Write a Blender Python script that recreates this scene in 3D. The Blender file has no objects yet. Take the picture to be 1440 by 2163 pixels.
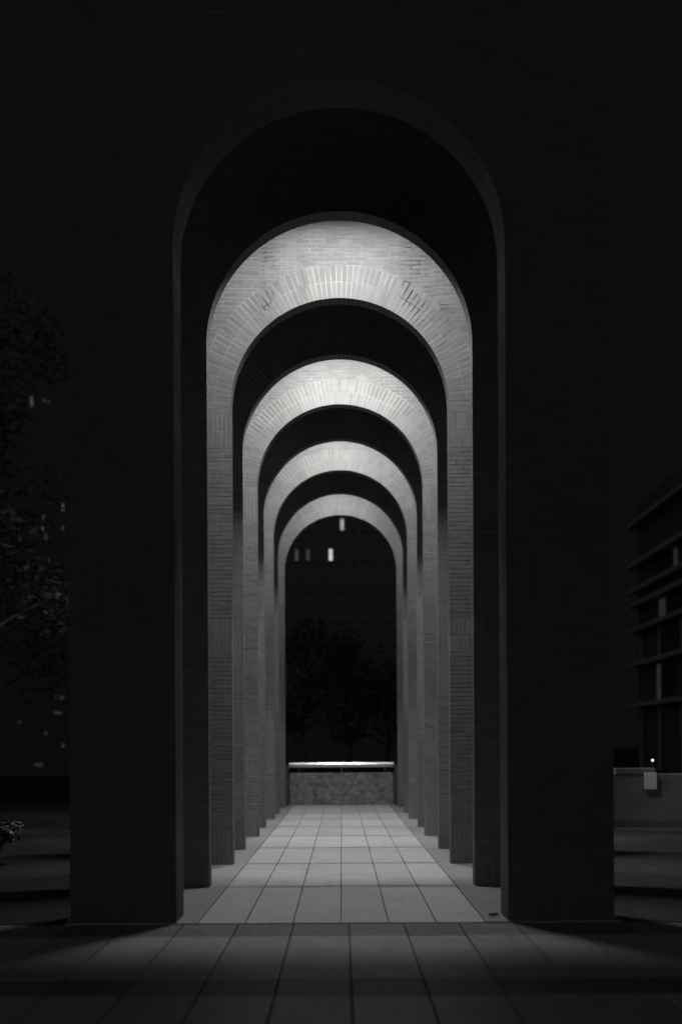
import bpy, bmesh, math, random
from mathutils import Matrix, Vector

random.seed(7)
sc = bpy.context.scene
C = sc.collection
PI = math.pi
R_ = math.radians

# ------------------------------------------------------------------ camera
F_PX, IMG_W, IMG_H = 2345.0, 1440.0, 2163.0
VP = (721.0, 1578.0)                       # where the arcade axis meets the picture
CAM_Z = 1.7
cam_d = bpy.data.cameras.new('camera')
cam = bpy.data.objects.new('camera', cam_d)
C.objects.link(cam)
cam_d.sensor_fit = 'HORIZONTAL'
cam_d.sensor_width = 24.0
cam_d.lens = 24.0 * F_PX / IMG_W
cam_d.shift_x = (IMG_W / 2 - VP[0]) / IMG_W
cam_d.shift_y = (VP[1] - IMG_H / 2) / IMG_W
cam_d.clip_start = 0.1
cam_d.clip_end = 3000
cam_d.dof.use_dof = True
cam_d.dof.focus_distance = 15.0
cam_d.dof.aperture_fstop = 0.72
cam.matrix_world = (Matrix.Translation((0, 0, CAM_Z)) @ Matrix.Rotation(PI / 2, 4, 'X')
                    @ Matrix.Rotation(-0.0054, 4, 'Z'))
sc.camera = cam

# ------------------------------------------------------------------ night sky and an added faint fill light
world = bpy.data.worlds.new('World')
sc.world = world
world.use_nodes = True
bg = world.node_tree.nodes['Background']
bg.inputs['Color'].default_value = (1.0, 0.985, 0.99, 1)
bg.inputs['Strength'].default_value = 0.0040

sun_d = bpy.data.lights.new('fill_glow', 'SUN')  # added wide fill lamp, lifts the unlit faces out of black
sun_d.energy = 0.25
sun_d.angle = R_(120)
sun_d.color = (1.0, 0.97, 0.99)
sun = bpy.data.objects.new('fill_glow', sun_d)
C.objects.link(sun)
sun.rotation_euler = (R_(84), 0, R_(-20))

sc.view_settings.view_transform = 'Standard'
sc.view_settings.look = 'None'
sc.view_settings.exposure = 0.0
sc.view_settings.gamma = 1.0
sc.view_settings.use_curve_mapping = False
sc.cycles.use_denoising = True
sc.cycles.max_bounces = 6
sc.cycles.diffuse_bounces = 4
sc.cycles.sample_clamp_indirect = 4

# ------------------------------------------------------------------ helpers
def pt(px, py, D):
    """picture position + distance -> a point in the place (used to read sizes off the photograph)"""
    a = 0.0054
    u, v = px - VP[0], VP[1] - py
    x = u * math.cos(a) + v * math.sin(a)
    z = v * math.cos(a) - u * math.sin(a)
    return Vector((x * D / F_PX, D, CAM_Z + z * D / F_PX))

def tag(o, label=None, cat=None, group=None, kind=None):
    if label: o['label'] = label
    if cat: o['category'] = cat
    if group: o['group'] = group
    if kind: o['kind'] = kind
    return o

def empty(name, loc=(0, 0, 0)):
    o = bpy.data.objects.new(name, None)
    o.empty_display_size = 0.2
    o.location = loc
    C.objects.link(o)
    return o

def link(name, me, mat=None, parent=None, loc=None):
    o = bpy.data.objects.new(name, me)
    if mat is not None and len(me.materials) == 0:
        me.materials.append(mat)
    C.objects.link(o)
    if loc is not None: o.location = loc
    if parent is not None: o.parent = parent
    return o

class MB:
    """collects shapes; build() makes one mesh object"""
    def __init__(s): s.v, s.f, s.sm = [], [], []
    def add(s, vs, fs, smooth=False):
        n = len(s.v)
        s.v += [tuple(p) for p in vs]
        s.f += [tuple(i + n for i in f) for f in fs]
        s.sm += [smooth] * len(fs)
    def box(s, x0, x1, y0, y1, z0, z1):
        s.add([(x0, y0, z0), (x1, y0, z0), (x1, y1, z0), (x0, y1, z0),
               (x0, y0, z1), (x1, y0, z1), (x1, y1, z1), (x0, y1, z1)],
              [(0, 3, 2, 1), (4, 5, 6, 7), (0, 1, 5, 4), (1, 2, 6, 5), (2, 3, 7, 6), (3, 0, 4, 7)])
    def cbox(s, x0, x1, y0, y1, z0, z1, c):
        """box with chamfered top edges"""
        vs = [(x0, y0, z0), (x1, y0, z0), (x1, y1, z0), (x0, y1, z0),
              (x0, y0, z1 - c), (x1, y0, z1 - c), (x1, y1, z1 - c), (x0, y1, z1 - c),
              (x0 + c, y0 + c, z1), (x1 - c, y0 + c, z1), (x1 - c, y1 - c, z1), (x0 + c, y1 - c, z1)]
        fs = [(0, 3, 2, 1), (8, 9, 10, 11)]
        for i in range(4):
            j = (i + 1) % 4
            fs += [(i, j, j + 4, i + 4), (i + 4, j + 4, j + 8, i + 8)]
        s.add(vs, fs)
    def prism(s, q, y0, y1):
        """xz polygon q (counter-clockwise seen from -y) extruded along y"""
        n = len(q)
        vs = [(x, y0, z) for x, z in q] + [(x, y1, z) for x, z in q]
        fs = [tuple(range(n)), tuple(range(2 * n - 1, n - 1, -1))]
        for i in range(n):
            j = (i + 1) % n
            fs.append((j, i, i + n, j + n))
        s.add(vs, fs)
    def tube(s, pts, rads, seg=10, cap=True):
        pts = [Vector(p) for p in pts]
        if not hasattr(rads, '__len__'): rads = [rads] * len(pts)
        rings = []
        for i, p in enumerate(pts):
            d = (pts[min(i + 1, len(pts) - 1)] - pts[max(i - 1, 0)]).normalized()
            up = Vector((0, 0, 1)) if abs(d.z) < 0.9 else Vector((1, 0, 0))
            a = d.cross(up).normalized(); b = d.cross(a).normalized()
            rings.append([p + (a * math.cos(2 * PI * k / seg) + b * math.sin(2 * PI * k / seg)) * rads[i] for k in range(seg)])
        vs = [p for r in rings for p in r]; fs = []
        for i in range(len(pts) - 1):
            for k in range(seg):
                k2 = (k + 1) % seg
                fs.append((i * seg + k, i * seg + k2, (i + 1) * seg + k2, (i + 1) * seg + k))
        s.add(vs, fs, True)
        if cap:
            s.add(rings[0], [tuple(range(seg))]); s.add(rings[-1], [tuple(range(seg))[::-1]])
    def mesh(s, name):
        me = bpy.data.meshes.new(name)
        me.from_pydata(s.v, [], s.f)
        me.polygons.foreach_set('use_smooth', s.sm)
        me.update()
        return me
    def build(s, name, mat, parent=None, loc=None):
        return link(name, s.mesh(name), mat, parent, loc)

# ------------------------------------------------------------------ materials
class NT:
    def __init__(s, name):
        s.m = bpy.data.materials.new(name); s.m.use_nodes = True
        s.t = s.m.node_tree; s.n = s.t.nodes; s.p = s.n['Principled BSDF']
    def node(s, t, **kw):
        n = s.n.new(t)
        for k, v in kw.items(): setattr(n, k, v)
        return n
    def set(s, sock, v):
        if hasattr(v, 'is_output') or hasattr(v, 'links'): s.t.links.new(v, sock)
        else: sock.default_value = v
    def math(s, op, a, b=0.0, clamp=False):
        n = s.node('ShaderNodeMath', operation=op); n.use_clamp = clamp
        s.set(n.inputs[0], a); s.set(n.inputs[1], b); return n.outputs[0]
    def coords(s, kind='Object', scale=(1, 1, 1), loc=(0, 0, 0)):
        c = s.node('ShaderNodeTexCoord'); mp = s.node('ShaderNodeMapping')
        s.t.links.new(c.outputs[kind], mp.inputs[0])
        mp.inputs['Scale'].default_value = scale; mp.inputs['Location'].default_value = loc
        return mp.outputs[0]
    def wcoords(s, scale=(1, 1, 1), loc=(0, 0, 0)):
        """world position, so that separate pieces share one field of wear"""
        c = s.node('ShaderNodeNewGeometry'); mp = s.node('ShaderNodeMapping')
        s.t.links.new(c.outputs['Position'], mp.inputs[0])
        mp.inputs['Scale'].default_value = scale; mp.inputs['Location'].default_value = loc
        return mp.outputs[0]
    def noise(s, vec, scale, detail=4, rough=0.55):
        n = s.node('ShaderNodeTexNoise'); s.t.links.new(vec, n.inputs['Vector'])
        n.inputs['Scale'].default_value = scale; n.inputs['Detail'].default_value = detail
        n.inputs['Roughness'].default_value = rough; return n.outputs['Fac']
    def ramp(s, fac, stops):
        n = s.node('ShaderNodeValToRGB'); s.t.links.new(fac, n.inputs[0])
        e = n.color_ramp.elements
        while len(e) < len(stops): e.new(0.5)
        for el, (p, c) in zip(e, stops):
            el.position = p
            el.color = (c, c * 0.992, c * 0.985, 1) if not hasattr(c, '__len__') else (*c, 1)
        return n.outputs[0]
    def val(s, fac, lo, hi, a=0.0, b=1.0):
        n = s.node('ShaderNodeMapRange'); s.t.links.new(fac, n.inputs[0])
        n.inputs[1].default_value = a; n.inputs[2].default_value = b
        n.inputs[3].default_value = lo; n.inputs[4].default_value = hi
        return n.outputs[0]
    def grey(s, v):
        n = s.node('ShaderNodeCombineColor')
        s.set(n.inputs[0], v)
        s.set(n.inputs[1], s.math('MULTIPLY', v, 0.992)); s.set(n.inputs[2], s.math('MULTIPLY', v, 0.985))
        return n.outputs[0]
    def bump(s, h, strength, dist):
        n = s.node('ShaderNodeBump'); s.t.links.new(h, n.inputs['Height'])
        n.inputs['Strength'].default_value = strength; n.inputs['Distance'].default_value = dist
        s.t.links.new(n.outputs[0], s.p.inputs['Normal'])

def brick_mat(name='brick', k=1.0, rough=0.72, spec=0.35):
    t = NT(name)
    oi = t.node('ShaderNodeObjectInfo'); ge = t.node('ShaderNodeNewGeometry')
    r = t.math('FRACT', t.math('ADD', oi.outputs['Random'], ge.outputs['Random Per Island']))
    w = t.wcoords()
    big = t.noise(w, 0.55, 3); mid = t.noise(w, 9, 5, 0.65); fine = t.noise(w, 120, 3)
    v = t.math('ADD', t.val(r, -0.016, 0.016), t.val(big, 0.115, 0.155, 0.25, 0.75))
    v = t.math('ADD', v, t.val(mid, -0.016, 0.016, 0.25, 0.75))
    v = t.math('ADD', v, t.val(fine, -0.014, 0.014, 0.25, 0.75))
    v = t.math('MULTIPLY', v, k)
    t.t.links.new(t.grey(v), t.p.inputs['Base Color'])
    t.p.inputs['Roughness'].default_value = rough
    t.p.inputs['Specular IOR Level'].default_value = spec
    t.bump(t.math('ADD', fine, t.math('MULTIPLY', mid, 1.5)), 0.25, 0.003)
    return t.m

def mortar_mat(name, stains=(), lo=0.14, hi=0.275):
    t = NT(name)
    w = t.wcoords()
    patch = t.noise(t.wcoords((1, 0.3, 1), (3.1, 0, 1.7)), 1.1, 4, 0.6)
    fine = t.noise(w, 60, 4)
    v = t.val(patch, lo, hi, 0.36, 0.60)
    v = t.math('ADD', v, t.val(fine, -0.03, 0.03, 0.25, 0.75))
    # weathering: damp streaks run down the joints
    streak = t.noise(t.wcoords((1.0, 0.4, 0.22), (0.6, 0, 0)), 2.3, 5, 0.6)
    dirty = t.val(streak, 0.0, 0.4, 0.64, 0.76)
    for (x, wd, z0, z1, amp) in stains:
        sp = t.node('ShaderNodeSeparateXYZ'); g = t.node('ShaderNodeNewGeometry')
        t.t.links.new(g.outputs['Position'], sp.inputs[0])
        dx = t.math('ABSOLUTE', t.math('SUBTRACT', sp.outputs[0], x))
        m = t.val(dx, 1.0, 0.0, wd * 0.35, wd)
        mz = t.math('MULTIPLY', t.val(sp.outputs[2], 0, 1, z0 - 0.1, z0 + 0.1), t.val(sp.outputs[2], 1, 0, z1 - 0.1, z1 + 0.1))
        br = t.val(t.noise(t.wcoords((1, 1, 1), (x, 0, 0)), 5.5, 3), 0.0, 1.0, 0.44, 0.56)
        m = t.math('MULTIPLY', t.math('MULTIPLY', m, mz), t.math('MULTIPLY', br, amp))
        dirty = t.math('MAXIMUM', dirty, m)
    keep = t.math('SUBTRACT', 1.0, t.math('MULTIPLY', dirty, 0.88))
    v = t.math('MULTIPLY', v, keep)
    t.t.links.new(t.grey(v), t.p.inputs['Base Color'])
    t.p.inputs['Roughness'].default_value = 0.95
    t.p.inputs['Specular IOR Level'].default_value = 0.15
    t.bump(fine, 0.4, 0.003)
    return t.m

def slab_mat(name, lo, hi, rough=0.46):
    t = NT(name)
    oi = t.node('ShaderNodeObjectInfo')
    w = t.wcoords()
    big = t.noise(w, 0.9, 4); mid = t.noise(w, 7, 5, 0.6); fine = t.noise(w, 70, 4, 0.7)
    spot = t.noise(t.wcoords((1, 0.5, 1), (4, 4, 0)), 3.2, 5, 0.7)
    v = t.math('ADD', t.val(big, lo, hi, 0.3, 0.7), t.val(oi.outputs['Random'], -0.024, 0.024))
    v = t.math('ADD', v, t.val(mid, -0.022, 0.022, 0.25, 0.75))
    v = t.math('ADD', v, t.val(fine, -0.045, 0.045, 0.25, 0.75))
    v = t.math('MULTIPLY', v, t.val(spot, 1.0, 0.72, 0.55, 0.72))
    v = t.math('MAXIMUM', v, lo * 0.3)
    t.t.links.new(t.grey(v), t.p.inputs['Base Color'])
    t.t.links.new(t.val(mid, rough - 0.1, rough + 0.12, 0.3, 0.7), t.p.inputs['Roughness'])
    t.p.inputs['Specular IOR Level'].default_value = 0.5 if rough < 0.7 else 0.12
    t.bump(t.math('ADD', fine, mid), 0.25, 0.002)
    return t.m

def plain(name, v, rough=0.8, metal=0.0, var=0.25, scale=4.0, bump=0.0):
    t = NT(name)
    n = t.noise(t.coords(), scale, 5, 0.6)
    g = t.grey(t.val(n, v * (1 - var), v * (1 + var), 0.3, 0.7))
    t.t.links.new(g, t.p.inputs['Base Color'])
    t.p.inputs['Roughness'].default_value = rough
    t.p.inputs['Metallic'].default_value = metal
    if rough > 0.9: t.p.inputs['Specular IOR Level'].default_value = 0.1
    if bump: t.bump(n, 0.5, bump)
    return t.m

def emit(name, strength, var=0.4, scale=2.0):
    t = NT(name)
    n = t.noise(t.coords(), scale, 2)
    t.p.inputs['Base Color'].default_value = (0.1, 0.1, 0.1, 1)
    t.p.inputs['Emission Color'].default_value = (1, 0.985, 0.96, 1)
    t.t.links.new(t.val(n, strength * (1 - var), strength * (1 + var), 0.3, 0.7), t.p.inputs['Emission Strength'])
    return t.m

M = {}
M['brick'] = brick_mat()
M['brick_shaded'] = brick_mat('shaded_glazed_brick', 0.44, 0.62, 0.32)  # darker copy of the brick: shade of the unlit nearest arch in its colour
M['mortar'] = mortar_mat('mortar')
M['mortar_stained'] = mortar_mat('mortar_with_damp_streaks',
    [(-1.02, 0.16, 7.9, 9.3, 1.0), (-0.52, 0.12, 8.2, 9.6, 0.55), (1.12, 0.30, 7.7, 9.4, 1.0), (1.72, 0.12, 5.5, 6.2, 0.9), (1.52, 0.1, 7.4, 8.2, 0.6)])
M['mortar_shaded'] = mortar_mat('shaded_mortar', (), 0.085, 0.10)  # shade put into the joint colour so the nearest arch stays dark
M['mortar_half_shaded'] = mortar_mat('half_shaded_mortar', (), 0.11, 0.14)  # darker mortar copy, carries the shade on the second arch
M['cap'] = plain('coping_stone', 0.3, 0.8)
M['slab'] = slab_mat('pale_paving_slab', 0.30, 0.36)
M['slab_out'] = slab_mat('grey_paving_slab', 0.215, 0.26, 0.38)
M['slab_dark'] = slab_mat('dark_paving_slab', 0.09, 0.115)
M['asphalt'] = slab_mat('asphalt', 0.045, 0.062, 0.8)
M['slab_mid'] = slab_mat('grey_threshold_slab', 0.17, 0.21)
M['slab_side'] = slab_mat('dark_edge_slab', 0.15, 0.19, 0.6)
M['bed'] = plain('joint_sand', 0.085, 0.95)
M['steel'] = plain('brushed_steel', 0.72, 0.26, 1.0, 0.06, 30)
M['metal_dark'] = plain('dark_painted_metal', 0.05, 0.5)
M['concrete'] = plain('board_concrete', 0.16, 0.85, var=0.2, scale=2.0)
M['facade'] = plain('dark_facade', 0.10, 0.8)
M['facade_black'] = plain('black_facade', 0.055, 0.8)
M['white_concrete'] = plain('pale_concrete', 0.30, 0.8, var=0.15)
M['glass'] = plain('dark_glass', 0.02, 0.12)
M['bark'] = plain('bark', 0.09, 0.9, scale=12, bump=0.02)
M['plate'] = plain('pale_enamel_plate', 0.7, 0.5, var=0.08)
M['soil'] = plain('soil', 0.020, 0.95, scale=3, bump=0.05)
M['dead_leaf'] = plain('dry_leaf', 0.08, 0.8)
def leaf_mat():
    t = NT('leaf')
    ge = t.node('ShaderNodeNewGeometry')
    t.t.links.new(t.grey(t.val(ge.outputs['Random Per Island'], 0.045, 0.10)), t.p.inputs['Base Color'])
    t.p.inputs['Roughness'].default_value = 0.6
    return t.m
M['leaf'] = leaf_mat()
def granite_mat():
    t = NT('rough_granite')
    w = t.coords()
    vo = t.node('ShaderNodeTexVoronoi'); t.t.links.new(w, vo.inputs['Vector']); vo.inputs['Scale'].default_value = 16
    n = t.noise(w, 6, 6, 0.7); f = t.noise(w, 40, 4, 0.7)
    v = t.math('ADD', t.val(n, 0.07, 0.26, 0.32, 0.68), t.val(f, -0.05, 0.05, 0.25, 0.75))
    v = t.math('MAXIMUM', v, 0.03)
    t.t.links.new(t.grey(v), t.p.inputs['Base Color'])
    t.p.inputs['Roughness'].default_value = 0.85
    t.bump(t.math('ADD', n, vo.outputs['Distance']), 0.8, 0.03)
    return t.m
M['granite'] = granite_mat()
M['win_a'] = emit('lit_window', 0.75)
M['win_m'] = emit('lit_window_half', 0.36)
M['win_b'] = emit('lit_window_dim', 0.04)
M['win_c'] = emit('lit_window_faint', 0.018)
M['bulb'] = emit('lamp_bulb', 1.6, 0.1)

# ------------------------------------------------------------------ ground
g = MB(); g.add([(-400, -200, -0.07), (400, -200, -0.07), (400, 900, -0.07), (-400, 900, -0.07)], [(0, 1, 2, 3)])
tag(g.build('ground', M['soil']), kind='structure')

_sl = {}
def slab(parent, mat, x0, x1, y0, y1, j, jy=None, z=0.0):
    jy = j if jy is None else jy
    w, l = round(x1 - x0 - j, 4), round(y1 - y0 - jy, 4)
    key = (w, l, mat.name)
    if key not in _sl:
        m = MB(); m.cbox(-w / 2, w / 2, -l / 2, l / 2, -0.05, 0, 0.004); _sl[key] = m.mesh('slab'); _sl[key].materials.append(mat)
    o = link('slab', _sl[key], None, parent, ((x0 + x1) / 2, (y0 + y1) / 2, z + random.uniform(-0.0012, 0.0012)))
    o.rotation_euler = (random.gauss(0, 0.0006), random.gauss(0, 0.0012), random.gauss(0, 0.0009))
    return o

# arcade floor: pale slabs in long rows between the piers
fl = MB(); fl.box(-2.75, 2.75, 10.74, 34.0, -0.065, -0.022)
floor = tag(fl.build('arcade_floor', M['bed']), kind='structure')
ROWS = [10.742, 13.42, 16.10, 18.60, 21.12, 23.62, 26.06, 28.56, 31.18, 33.6]
COLS = [-2.70, -1.40, -0.945, -0.478, -0.012, 0.450, 0.912, 1.388, 2.70]
for q, (y0, y1) in enumerate(zip(ROWS, ROWS[1:])):
    for x0, x1 in zip(COLS, COLS[1:]):
        side = abs(x0 + x1) > 3
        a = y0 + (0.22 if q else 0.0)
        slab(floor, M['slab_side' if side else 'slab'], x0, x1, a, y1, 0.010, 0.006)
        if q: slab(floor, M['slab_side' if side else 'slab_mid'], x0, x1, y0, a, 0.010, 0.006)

# forecourt: wider slabs with darker cross bands
fc = MB(); fc.box(-8.0, 8.0, 1.0, 10.735, -0.066, -0.034)
fore = tag(fc.build('forecourt', M['bed']), kind='structure')
for (y0, y1, dark) in [(10.045, 10.73, 1), (8.19, 10.045, 0), (7.64, 8.19, 1), (5.80, 7.64, 0), (5.25, 5.80, 1)]:
    for k in range(-15, 15):
        x0 = 0.062 + k * 0.531
        slab(fore, M['slab_dark' if dark else 'slab_out'], x0, x0 + 0.531, y0, y1, 0.011, 0.006, -0.012)

# side path on the right, planting bed on the left
sp = MB(); sp.box(2.76, 14, 10.74, 60, -0.068, -0.006)
tag(sp.build('side_path', M['asphalt']), kind='structure')
bd = MB(); bd.box(-14, -2.76, 10.74, 60, -0.068, -0.006)
tag(bd.build('planting_bed', M['soil']), kind='structure')

# ------------------------------------------------------------------ the brick arches
PIER, ZTOP, CROWN, BL, CH, JT = 1.03, 11.1, 8.2, 0.21, 0.0635, 0.010
RING = 0.475

def layout(hw):
    """brick pieces of one face: (polygon in its own frame, cx, cz, angle, rank)"""
    zs = CROWN - hw
    out = []
    def quad(p, rank):
        cx = sum(a for a, b in p) / len(p); cz = sum(b for a, b in p) / len(p)
        out.append(([(a - cx, b - cz) for a, b in p], cx, cz, 0.0, rank))
    def rect(x0, x1, z0, z1, rank): quad([(x0, z0), (x1, z0), (x1, z1), (x0, z1)], rank)
    # two rings of voussoirs on edge
    n = 75
    da = PI / n
    for k in range(n):
        a = (k + 0.5) * da
        for (r0, r1, w) in ((hw, hw + 0.232, hw * da - 0.0085), (hw + 0.243, hw + RING, hw * da - 0.004)):
            rm = (r0 + r1) / 2; h = (r1 - r0) / 2
            out.append(([(-w / 2, -h), (w / 2, -h), (w / 2, h), (-w / 2, h)],
                        rm * math.cos(a), zs + rm * math.sin(a), a - PI / 2, 'ring'))
    ow = hw + PIER
    bands = [(0.0, 0.50), (3.06, 3.57), (zs - 0.60, zs - 0.09)]
    # soldier bands on both piers
    for z0, z1 in bands:
        hh = (z1 - z0) / 2
        for s in (-1, 1):
            nb = 16; w = PIER / nb
            for r in range(2):
                for k in range(nb):
                    a, b = hw + k * w + (JT / 2 if k else 0), hw + (k + 1) * w - (JT / 2 if k < nb - 1 else 0)
                    if s < 0: a, b = -b, -a
                    rect(a, b, z0 + r * hh + JT / 2, z0 + (r + 1) * hh - JT / 2, 'pier')
    # running courses of the piers
    row = 0
    for z0, z1 in ((0.50, 3.06), (3.57, zs - 0.60), (zs - 0.09, zs)):
        nc = max(1, round((z1 - z0) / CH)); ch = (z1 - z0) / nc
        for c in range(nc):
            row += 1
            za, zb = z0 + c * ch + JT / 2, z0 + (c + 1) * ch - JT / 2
            for s in (-1, 1):
                off = 0.0 if row % 2 else BL / 2
                x = hw - off
                while x < ow - 0.02:
                    a, b = max(hw, x + (JT / 2 if x > hw else 0)), min(ow, x + BL - JT / 2)
                    if ow - b < 0.03: b = ow
                    if b - a > 0.03:
                        rect(*( (a, b) if s > 0 else (-b, -a) ), za, zb, 'pier')
                    x += BL
    # spandrel: courses cut to the back of the ring
    nc = round((ZTOP - zs) / CH); ch = (ZTOP - zs) / nc
    re = hw + RING + 0.011
    for c in range(nc):
        za, zb = zs + c * ch + JT / 2, zs + (c + 1) * ch - JT / 2
        e = lambda z: math.sqrt(max(0.0, re * re - (z - zs) ** 2))
        low = lambda x: max(za, zs + math.sqrt(max(0.0, re * re - x * x)))
        e0, e1 = e(za), e(zb - 0.005)
        off = 0.0 if c % 2 else BL / 2
        nk = int(ow / BL) + 2
        for k in range(-nk, nk):
            x0, x1 = k * BL + off + JT / 2, (k + 1) * BL + off - JT / 2
            x0, x1 = max(x0, -ow), min(x1, ow)
            if ow - x1 < 0.03: x1 = ow
            if x0 + ow < 0.03: x0 = -ow
            if x1 - x0 < 0.03: continue
            parts = [(x0, x1)] if e1 <= 0 else [(x0, min(x1, -e1)), (max(x0, e1), x1)]
            for a, b in parts:
                if b - a < 0.022: continue
                if e0 <= 0 or a >= e0 or b <= -e0:
                    rect(a, b, za, zb, 'top'); continue
                xs = sorted({a, b, (a + b) / 2, (3 * a + b) / 4, (a + 3 * b) / 4, min(max(e0, a), b), min(max(-e0, a), b)})
                xs = [x for i_, x in enumerate(xs) if i_ == 0 or x - xs[i_ - 1] > 1e-4]
                quad([(x, min(low(x), zb - 0.003)) for x in xs] + [(b, zb), (a, zb)], 'top')
    return out

_bm = {}
def brick_mesh(poly, depth, mat):
    key = (tuple((round(a, 3), round(b, 3)) for a, b in poly), round(depth, 3), mat.name)
    if key not in _bm:
        m = MB(); m.prism(poly, -depth / 2, depth / 2)
        _bm[key] = m.mesh('brick'); _bm[key].materials.append(mat)
    return _bm[key]

def arch(y0, t, hw, label, mortar, single=0, vis=None, layers=1, mat='brick'):
    zs = CROWN - hw
    root = empty('brick_arch', (0, y0, 0))
    tag(root, label, 'arch', 'brick arches of the arcade')
    # mortar core, set back behind the bricks
    i = 0.0020
    m = MB()
    ow, r = hw + PIER - i, hw + i
    for s in (-1, 1):
        x0, x1 = (r, ow) if s > 0 else (-ow, -r)
        m.box(x0, x1, i, t - i, -0.04, ZTOP - i)
    N = 72
    arc = [(r * math.cos(PI * k / N), zs + r * math.sin(PI * k / N)) for k in range(N + 1)]
    for (xa, za), (xb, zb) in zip(arc, arc[1:]):
        zt = ZTOP - i
        m.add([(xa, i, za), (xb, i, zb), (xb, i, zt), (xa, i, zt), (xa, t - i, za), (xb, t - i, zb), (xb, t - i, zt), (xa, t - i, zt)],
              [(0, 3, 2, 1), (4, 5, 6, 7), (0, 1, 5, 4), (3, 7, 6, 2)])
    core = m.build('mortar', mortar, root)
    cp = MB(); cp.cbox(-hw - PIER - 0.05, hw + PIER + 0.05, -0.06, t + 0.06, ZTOP + 0.004, ZTOP + 0.09, 0.012)
    cp.build('coping', M['cap'], root)
    pieces = layout(hw)
    rnd = random.Random(int(y0 * 100))
    order = {}
    if single:
        key = vis or (lambda c, z, rank: 0)
        idx = sorted(range(len(pieces)), key=lambda q: key(pieces[q][1], pieces[q][2], pieces[q][4]))
        order = set(idx[:single])
    rest = MB()
    dl = (t - JT * (layers - 1)) / layers
    for q, (poly, cx, cz, ang, rank) in enumerate(pieces):
        jy = max(-0.0008, min(0.0008, rnd.gauss(0, 0.0006))); ja = rnd.gauss(0, 0.004); jz = rnd.gauss(0, 0.0006)
        for L in range(layers):
            yc = dl / 2 + L * (dl + JT) + jy
            if q in order and L == 0:
                o = link('brick', brick_mesh(poly, dl, M[mat]), None, root, (cx, yc, cz + jz))
                o.rotation_euler = (0, -(ang + ja), 0)
            else:
                ca, sa = math.cos(ang + ja), math.sin(ang + ja)
                rest.prism([(cx + a * ca - b * sa, cz + jz + a * sa + b * ca) for a, b in poly], yc - dl / 2, yc + dl / 2)
    o = rest.build('brickwork', M[mat], root)
    o['kind'] = 'stuff'
    return root

def edge_first(hw):
    zs = CROWN - hw
    def k(x, z, rank):
        d = abs(x) - hw if z < zs else math.hypot(x, z - zs) - hw
        return d + (0 if rank == 'ring' else 0.2) + (0.6 if z > 11 else 0)
    return k
def crown_first(x, z, rank):
    """voussoirs, then the lit courses above the ring, then the upper piers"""
    if rank == 'ring': return 0
    if rank == 'top' and abs(x) < 1.9 and z < 9.55: return 1 + math.hypot(x, z - 6.6) * 0.1
    if abs(x) < 1.95 and z > 5.5: return 2 + abs(x) * 0.1
    return 5 + abs(x) + (10 - z) * 0.01

ODD, EVEN, T = 1.61, 1.575, 0.24
arch(10.78, 0.50, 1.61, 'nearest tall brick arch, unlit and black, framing the whole walkway', M['mortar_shaded'], 300, edge_first(1.61), 2, 'brick_shaded')
arch(13.46, T, ODD, 'unlit dark brick arch just inside the nearest arch, before the first lit one', M['mortar_half_shaded'], 300, edge_first(ODD))
arch(16.06, T, EVEN, 'largest lit brick arch with dark damp streaks in the joints over its crown', M['mortar_stained'], 300, crown_first)
arch(18.38, T, ODD, 'dark brick arch between the largest and the second largest lit arch', M['mortar'], 300, edge_first(ODD))
arch(21.04, T, EVEN, 'second largest lit brick arch with bright white joints in its ring', M['mortar'], 300, crown_first)
arch(23.38, T, ODD, 'dark brick arch between the second and third lit arches', M['mortar'])
arch(26.05, T, EVEN, 'third lit brick arch, very bright and a little out of focus', M['mortar'])
arch(28.32, T, 1.59, 'dark brick arch just before the last and smallest lit arch', M['mortar'])
arch(31.10, T, EVEN, 'farthest and smallest lit brick arch, before the stone parapet', M['mortar'])

# ------------------------------------------------------------------ light bars high between the arches
LZ = 9.8
def light_bar(y_wall, dy, power, label, length=1.5):
    root = empty('light_bar', (0, y_wall, LZ))
    tag(root, label, 'lamp', 'light bars hidden between the arches')
    h = MB(); h.cbox(-length / 2, length / 2, dy - 0.12, dy + 0.12, 0.012, 0.09, 0.015); h.build('housing', M['metal_dark'], root)
    d = MB(); d.box(-length / 2 + 0.02, length / 2 - 0.02, dy - 0.10, dy + 0.10, 0.002, 0.010); d.build('diffuser', M['metal_dark'], root)
    for s in (-1, 1):
        b = MB(); b.box(s * length * 0.35 - 0.02, s * length * 0.35 + 0.02, -0.01, dy - 0.12, 0.03, 0.07)
        b.build('bracket', M['metal_dark'], root)
    ld = bpy.data.lights.new('lamp_light', 'AREA')
    ld.shape = 'RECTANGLE'; ld.size = length - 0.04; ld.size_y = 0.2; ld.spread = R_(145); ld.energy = power; ld.color = (1.0, 0.992, 0.975)
    lo = bpy.data.objects.new('lamp_light', ld); C.objects.link(lo)
    lo.parent = root; lo.location = (0, dy, -0.004)
    return root
light_bar(13.70, 0.92, 280, 'light bar on the back of the first dark arch')
light_bar(18.62, 0.92, 405, 'light bar on the back of the second dark arch')
light_bar(23.62, 0.92, 310, 'light bar on the back of the third dark arch')
light_bar(28.56, 0.92, 190, 'light bar on the back of the last dark arch', 0.7)

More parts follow.
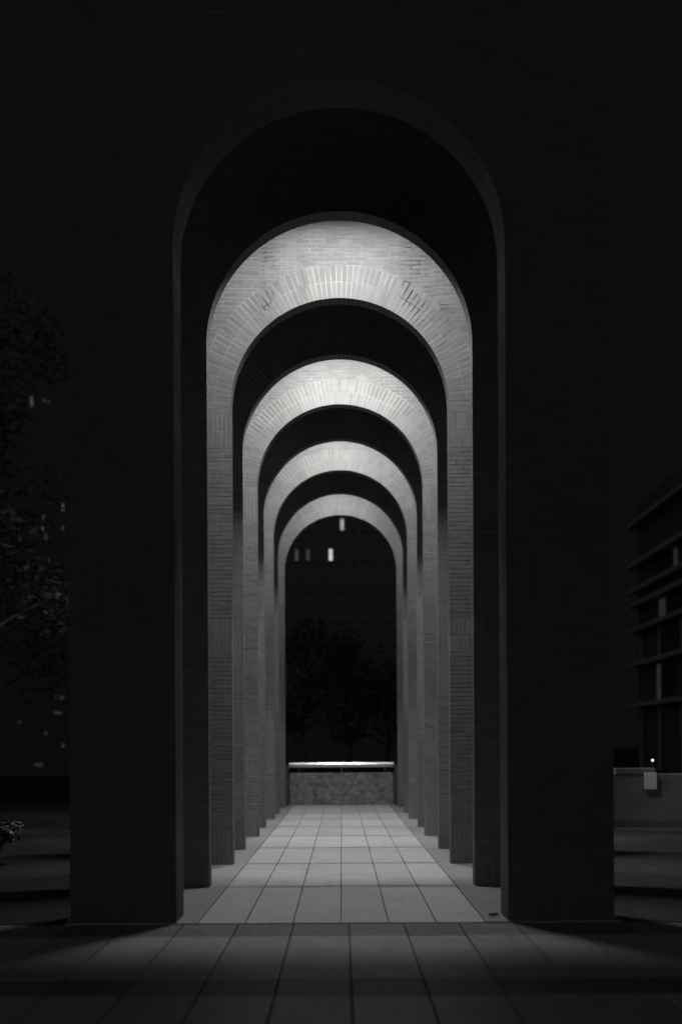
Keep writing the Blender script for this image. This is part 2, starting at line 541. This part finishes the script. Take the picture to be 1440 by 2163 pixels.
# ------------------------------------------------------------------ stone parapet and steel rail closing the walkway
DP = 32.2
w = MB(); w.cbox(-1.50, 1.50, DP, DP + 0.30, -0.03, 0.94, 0.02)
pw = empty('stone_parapet', (0, 0, 0)); tag(pw, 'rough granite parapet closing the far end of the walkway', 'wall')
w.build('stone_block', M['granite'], pw)
hr = empty('handrail', (0, DP + 0.12, 0.94)); tag(hr, 'thick shining steel handrail above the granite parapet', 'handrail')
r = MB(); r.tube([(-1.52, 0, 0.235), (1.52, 0, 0.235)], 0.085, 24); r.build('rail', M['steel'], hr)
for x in (-1.25, 0.0, 1.25):
    p = MB(); p.tube([(x, 0, -0.005), (x, 0, 0.17)], 0.018, 10); p.build('post', M['steel'], hr)
# dark fillers standing in for the unlit gaps beside the parapet
for s, lb in ((-1, 'left'), (1, 'right')):
    o = MB(); o.cbox(s * 1.585 - 0.06, s * 1.585 + 0.06, DP + 0.02, DP + 0.14, -0.03, 1.16, 0.01)
    tag(o.build('dark_gap_filler', M['metal_dark']), 'dark filler in the unlit gap at the %s end of the steel handrail' % lb, 'post', 'dark gap fillers beside the parapet')

# ------------------------------------------------------------------ right: low wall, plate, small lamp
y = 23.2
lw = empty('low_wall', (0, y, 0)); tag(lw, 'low concrete wall beyond the right pier of the nearest arch', 'wall')
w = MB(); w.cbox(4.2, 10.5, 0, 0.25, -0.03, 1.10, 0.012); w.build('wall_body', M['concrete'], lw)
w = MB(); w.cbox(5.72, 6.55, -0.03, 0.27, 1.104, 1.22, 0.012); w.build('coping', M['concrete'], lw)
w = MB(); w.cbox(4.2, 10.5, -0.05, -0.002, -0.03, 0.14, 0.01); w.build('plinth', M['facade'], lw)
np_ = MB(); np_.cbox(6.31, 6.56, y - 0.075, y - 0.034, 0.78, 1.125, 0.004)
tag(np_.build('notice_plate', M['plate']), 'small blank pale plate on the low wall at right', 'plate')
gl = empty('garden_lamp', (6.53, y + 0.12, 1.225)); tag(gl, 'tiny glowing lamp standing on the low wall at right', 'lamp')
b = MB(); b.tube([(0, 0, 0), (0, 0, 0.13)], 0.012, 8); b.build('stem', M['metal_dark'], gl)
bm = bmesh.new(); bmesh.ops.create_icosphere(bm, subdivisions=2, radius=0.026); me = bpy.data.meshes.new('bulb'); bm.to_mesh(me); bm.free()
link('bulb', me, M['bulb'], gl, (0, 0, 0.155))

# ------------------------------------------------------------------ right: building with deep horizontal slabs
XB, DE = 22.0, 82.5
bl = empty('slab_building', (XB, 0, 0)); tag(bl, 'dark building with pale projecting floor slabs at the right edge', 'building')
w = MB(); w.box(0.0, 20, 30, DE - 0.3, -0.07, 19.6); w.build('wall', M['facade'], bl)
for z in (4.63, 7.6, 10.1, 11.95, 13.0, 14.9, 17.9):
    w = MB(); w.cbox(-0.75, -0.004, 30, DE, z - 0.16, z + 0.16, 0.02); w.build('floor_slab', M['white_concrete'], bl)
for (z0, z1) in ((0.0, 4.45), (7.78, 9.92)):
    for yy in (80.2, 75.6, 70.6):
        w = MB(); w.box(-0.40, -0.30, yy - 0.07, yy + 0.07, z0, z1); w.build('mullion', M['white_concrete'], bl)
for (y0, y1, z0, z1, mt) in ((76.4, 77.2, 4.9, 7.3, 'win_c'), (73, 76.2, 4.9, 7.3, 'glass'), (75.2, 76.6, 10.4, 11.7, 'win_c'), (70.5, 75.0, 10.4, 11.7, 'glass'),
                             (73, 78, 13.3, 14.6, 'glass'), (71, 76, 7.9, 9.8, 'glass'), (72.5, 73.2, 13.3, 14.6, 'win_c')):
    w = MB(); w.box(-0.06, -0.003, y0, y1, z0, z1); w.build('window', M[mt], bl)

# ------------------------------------------------------------------ far block with a few lit windows behind everything
DB = 110.0
fb = empty('apartment_block', (0, DB, 0)); tag(fb, 'far dark block with a few narrow lit windows seen through the arches', 'building')
w = MB(); w.box(-16, 16, 0, 14, -0.07, 34); w.build('wall', M['facade'], fb)
lit = {(0, 1): 'win_m', (-1, 0): 'win_a', (-3, 0): 'win_b', (-4, 0): 'win_b', (3, 1): 'win_b'}
for k in range(-6, 7):
    for rr in range(-4, 2):
        mt = lit.get((k, rr), 'glass')
        x, z = 0.18 + k * 1.13, 20.75 + rr * 3.0
        w = MB(); w.box(x - 0.16, x + 0.16, -0.05, -0.003, z - 0.55, z + 0.55)
        o = w.build('window', M[mt], fb)
        s_ = MB(); s_.box(x - 0.25, x + 0.25, -0.14, -0.052, z - 0.72, z - 0.64); s_.build('sill', M['facade'], o)

# left block whose windows glint through the leaves
lb_ = empty('side_block', (0, 70, 0)); tag(lb_, 'far dark block glinting through the leaves at the left edge', 'building')
w = MB(); w.box(-34, -14, 0, 12, -0.07, 30); w.build('wall', M['facade_black'], lb_)
for (px, py, wd, ht, mt) in ((67, 848, 6, 22, 'win_b'), (93, 845, 6, 8, 'win_c'), (102, 848, 5, 6, 'win_c'), (133, 1072, 5, 16, 'win_b'), (93, 1094, 5, 12, 'win_b'),
                             (90, 1118, 5, 8, 'win_b'), (97, 1134, 7, 12, 'win_c'), (133, 1115, 5, 10, 'win_c'), (52, 1098, 5, 7, 'win_c'),
                             (42, 1526, 5, 7, 'win_c'), (97, 1550, 5, 8, 'win_c'), (134, 1575, 6, 8, 'win_c'), (82, 1616, 18, 8, 'win_c'), (122, 1506, 16, 6, 'win_c'), (126, 1474, 18, 7, 'win_c')):
    p = pt(px, py, 70); k = 70 / F_PX / 2
    w = MB(); w.box(p.x - wd * k, p.x + wd * k, -0.06, -0.003, p.z - ht * k, p.z + ht * k)
    w.build('window', M[mt], lb_)

# ------------------------------------------------------------------ trees and shrubs
def leaves(m, rnd, centres, n, size):
    for _ in range(n):
        c, rad = rnd.choice(centres)
        d = Vector((rnd.gauss(0, 1), rnd.gauss(0, 1), rnd.gauss(0, 1))).normalized() * rad * rnd.random() ** 0.45
        p = c + d
        a = Vector((rnd.gauss(0, 1), rnd.gauss(0, 1), rnd.gauss(0, 0.5))).normalized()
        b = a.cross(Vector((rnd.gauss(0, 1), rnd.gauss(0, 1), rnd.gauss(0, 1)))).normalized()
        s = size * rnd.uniform(0.6, 1.3)
        m.add([p - a * s, p + b * s * 0.42, p + a * s, p - b * s * 0.42], [(0, 1, 2, 3)])

def tree(name, loc, h, rad, seed, label, n=2600, size=0.13, trunk=0.16, low=0.35, cat='tree', group='trees around the arcade'):
    rnd = random.Random(seed)
    root = empty(name, loc); tag(root, label, cat, group)
    t = MB()
    top = Vector((rnd.uniform(-0.3, 0.3), rnd.uniform(-0.3, 0.3), h * 0.8))
    t.tube([(0, 0, -0.05), (0.05, 0, h * 0.2), tuple(top * 0.55), tuple(top)], [trunk, trunk * 0.8, trunk * 0.55, trunk * 0.15], 10)
    cs = []
    for k in range(13):
        a = rnd.uniform(0, 2 * PI); z0 = h * rnd.uniform(low * 0.7, 0.7)
        z1 = min(h * 0.95, z0 + h * rnd.uniform(0.08, 0.3))
        rr = rad * rnd.uniform(0.35, 0.85)
        e = Vector((math.cos(a) * rr, math.sin(a) * rr, z1))
        s0 = top * (z0 / top.z)
        t.tube([tuple(s0), tuple((s0 + e) / 2 + Vector((0, 0, 0.1))), tuple(e)], [trunk * 0.4, trunk * 0.25, trunk * 0.08], 6)
        cs.append((e, rad * rnd.uniform(0.28, 0.5)))
    cs.append((Vector((0, 0, h * 0.85)), rad * 0.5)); cs.append((Vector((0, 0, h * 0.62)), rad * 0.6))
    t.build('trunk', M['bark'], root)
    m = MB(); leaves(m, rnd, cs, n, size); m.build('crown', M['leaf'], root)
    return root

tree('broadleaf_tree', (-9.3, 27, 0), 13, 3.0, 3, 'dark leafy tree at the left edge beside the nearest arch', 5200)
tree('broadleaf_tree', (-11.5, 36, 0), 11, 3.4, 4, 'dark tree behind the leafy tree at the left edge', 4200)
tree('broadleaf_tree', (-1.6, 44, 0), 6.6, 2.3, 5, 'low dark tree behind the parapet, left of the walkway axis', 4200)
tree('broadleaf_tree', (1.9, 47, 0), 6.0, 2.4, 6, 'low dark tree behind the parapet, right of the walkway axis', 4200)
tree('broadleaf_tree', (0.3, 52, 0), 7.6, 2.2, 8, 'taller dark tree farther back on the walkway axis', 3600)

def shrub(loc, rad, h, seed, label):
    rnd = random.Random(seed)
    root = empty('shrub', loc); tag(root, label, 'shrub', 'shrubs in the left bed')
    st = MB(); cs = []
    for k in range(9):
        a = rnd.uniform(0, 2 * PI); e = Vector((math.cos(a) * rad * rnd.uniform(0.2, 0.9), math.sin(a) * rad * rnd.uniform(0.2, 0.9), h * rnd.uniform(0.4, 0.95)))
        st.tube([(0, 0, -0.03), tuple(e * 0.5 + Vector((0, 0, 0.04))), tuple(e)], [0.014, 0.01, 0.004], 5)
        cs.append((e, rad * rnd.uniform(0.25, 0.45)))
    st.build('stem', M['bark'], root)
    m = MB(); leaves(m, rnd, cs, 800, 0.06); m.build('foliage', M['leaf'], root)
shrub((-5.25, 14.3, 0), 0.45, 0.6, 21, 'low shrub nearest the left pier in the dark bed')
shrub((-5.1, 16.2, 0), 0.5, 0.55, 22, 'low shrub farther back in the dark bed at left')

# ------------------------------------------------------------------ a dry leaf blown against the right pier
rt = empty('dry_leaf', (1.50, 11.02, 0.004)); rt.scale = (0.6, 0.6, 0.6); tag(rt, 'curled dry leaf on the floor against the right pier of the nearest arch', 'leaf')
m = MB(); vs, fs = [], []
for i in range(7):
    u = i / 6; wd = 0.045 * math.sin(PI * (0.08 + 0.9 * u))
    for j in range(3):
        v = j - 1
        vs.append(((u - 0.5) * 0.16, v * wd, 0.012 + 0.045 * v * v + 0.05 * (u - 0.4) ** 2))
for i in range(6):
    for j in range(2):
        a = i * 3 + j; fs.append((a, a + 3, a + 4, a + 1))
m.add(vs, fs, True); lf = m.build('blade', M['dead_leaf'], rt)
sm = lf.modifiers.new('thick', 'SOLIDIFY'); sm.thickness = 0.002
m = MB(); m.tube([(0.07, 0, 0.025), (0.12, 0.015, 0.012), (0.16, 0.02, 0.006)], [0.003, 0.0025, 0.002], 6); m.build('stalk', M['dead_leaf'], rt)
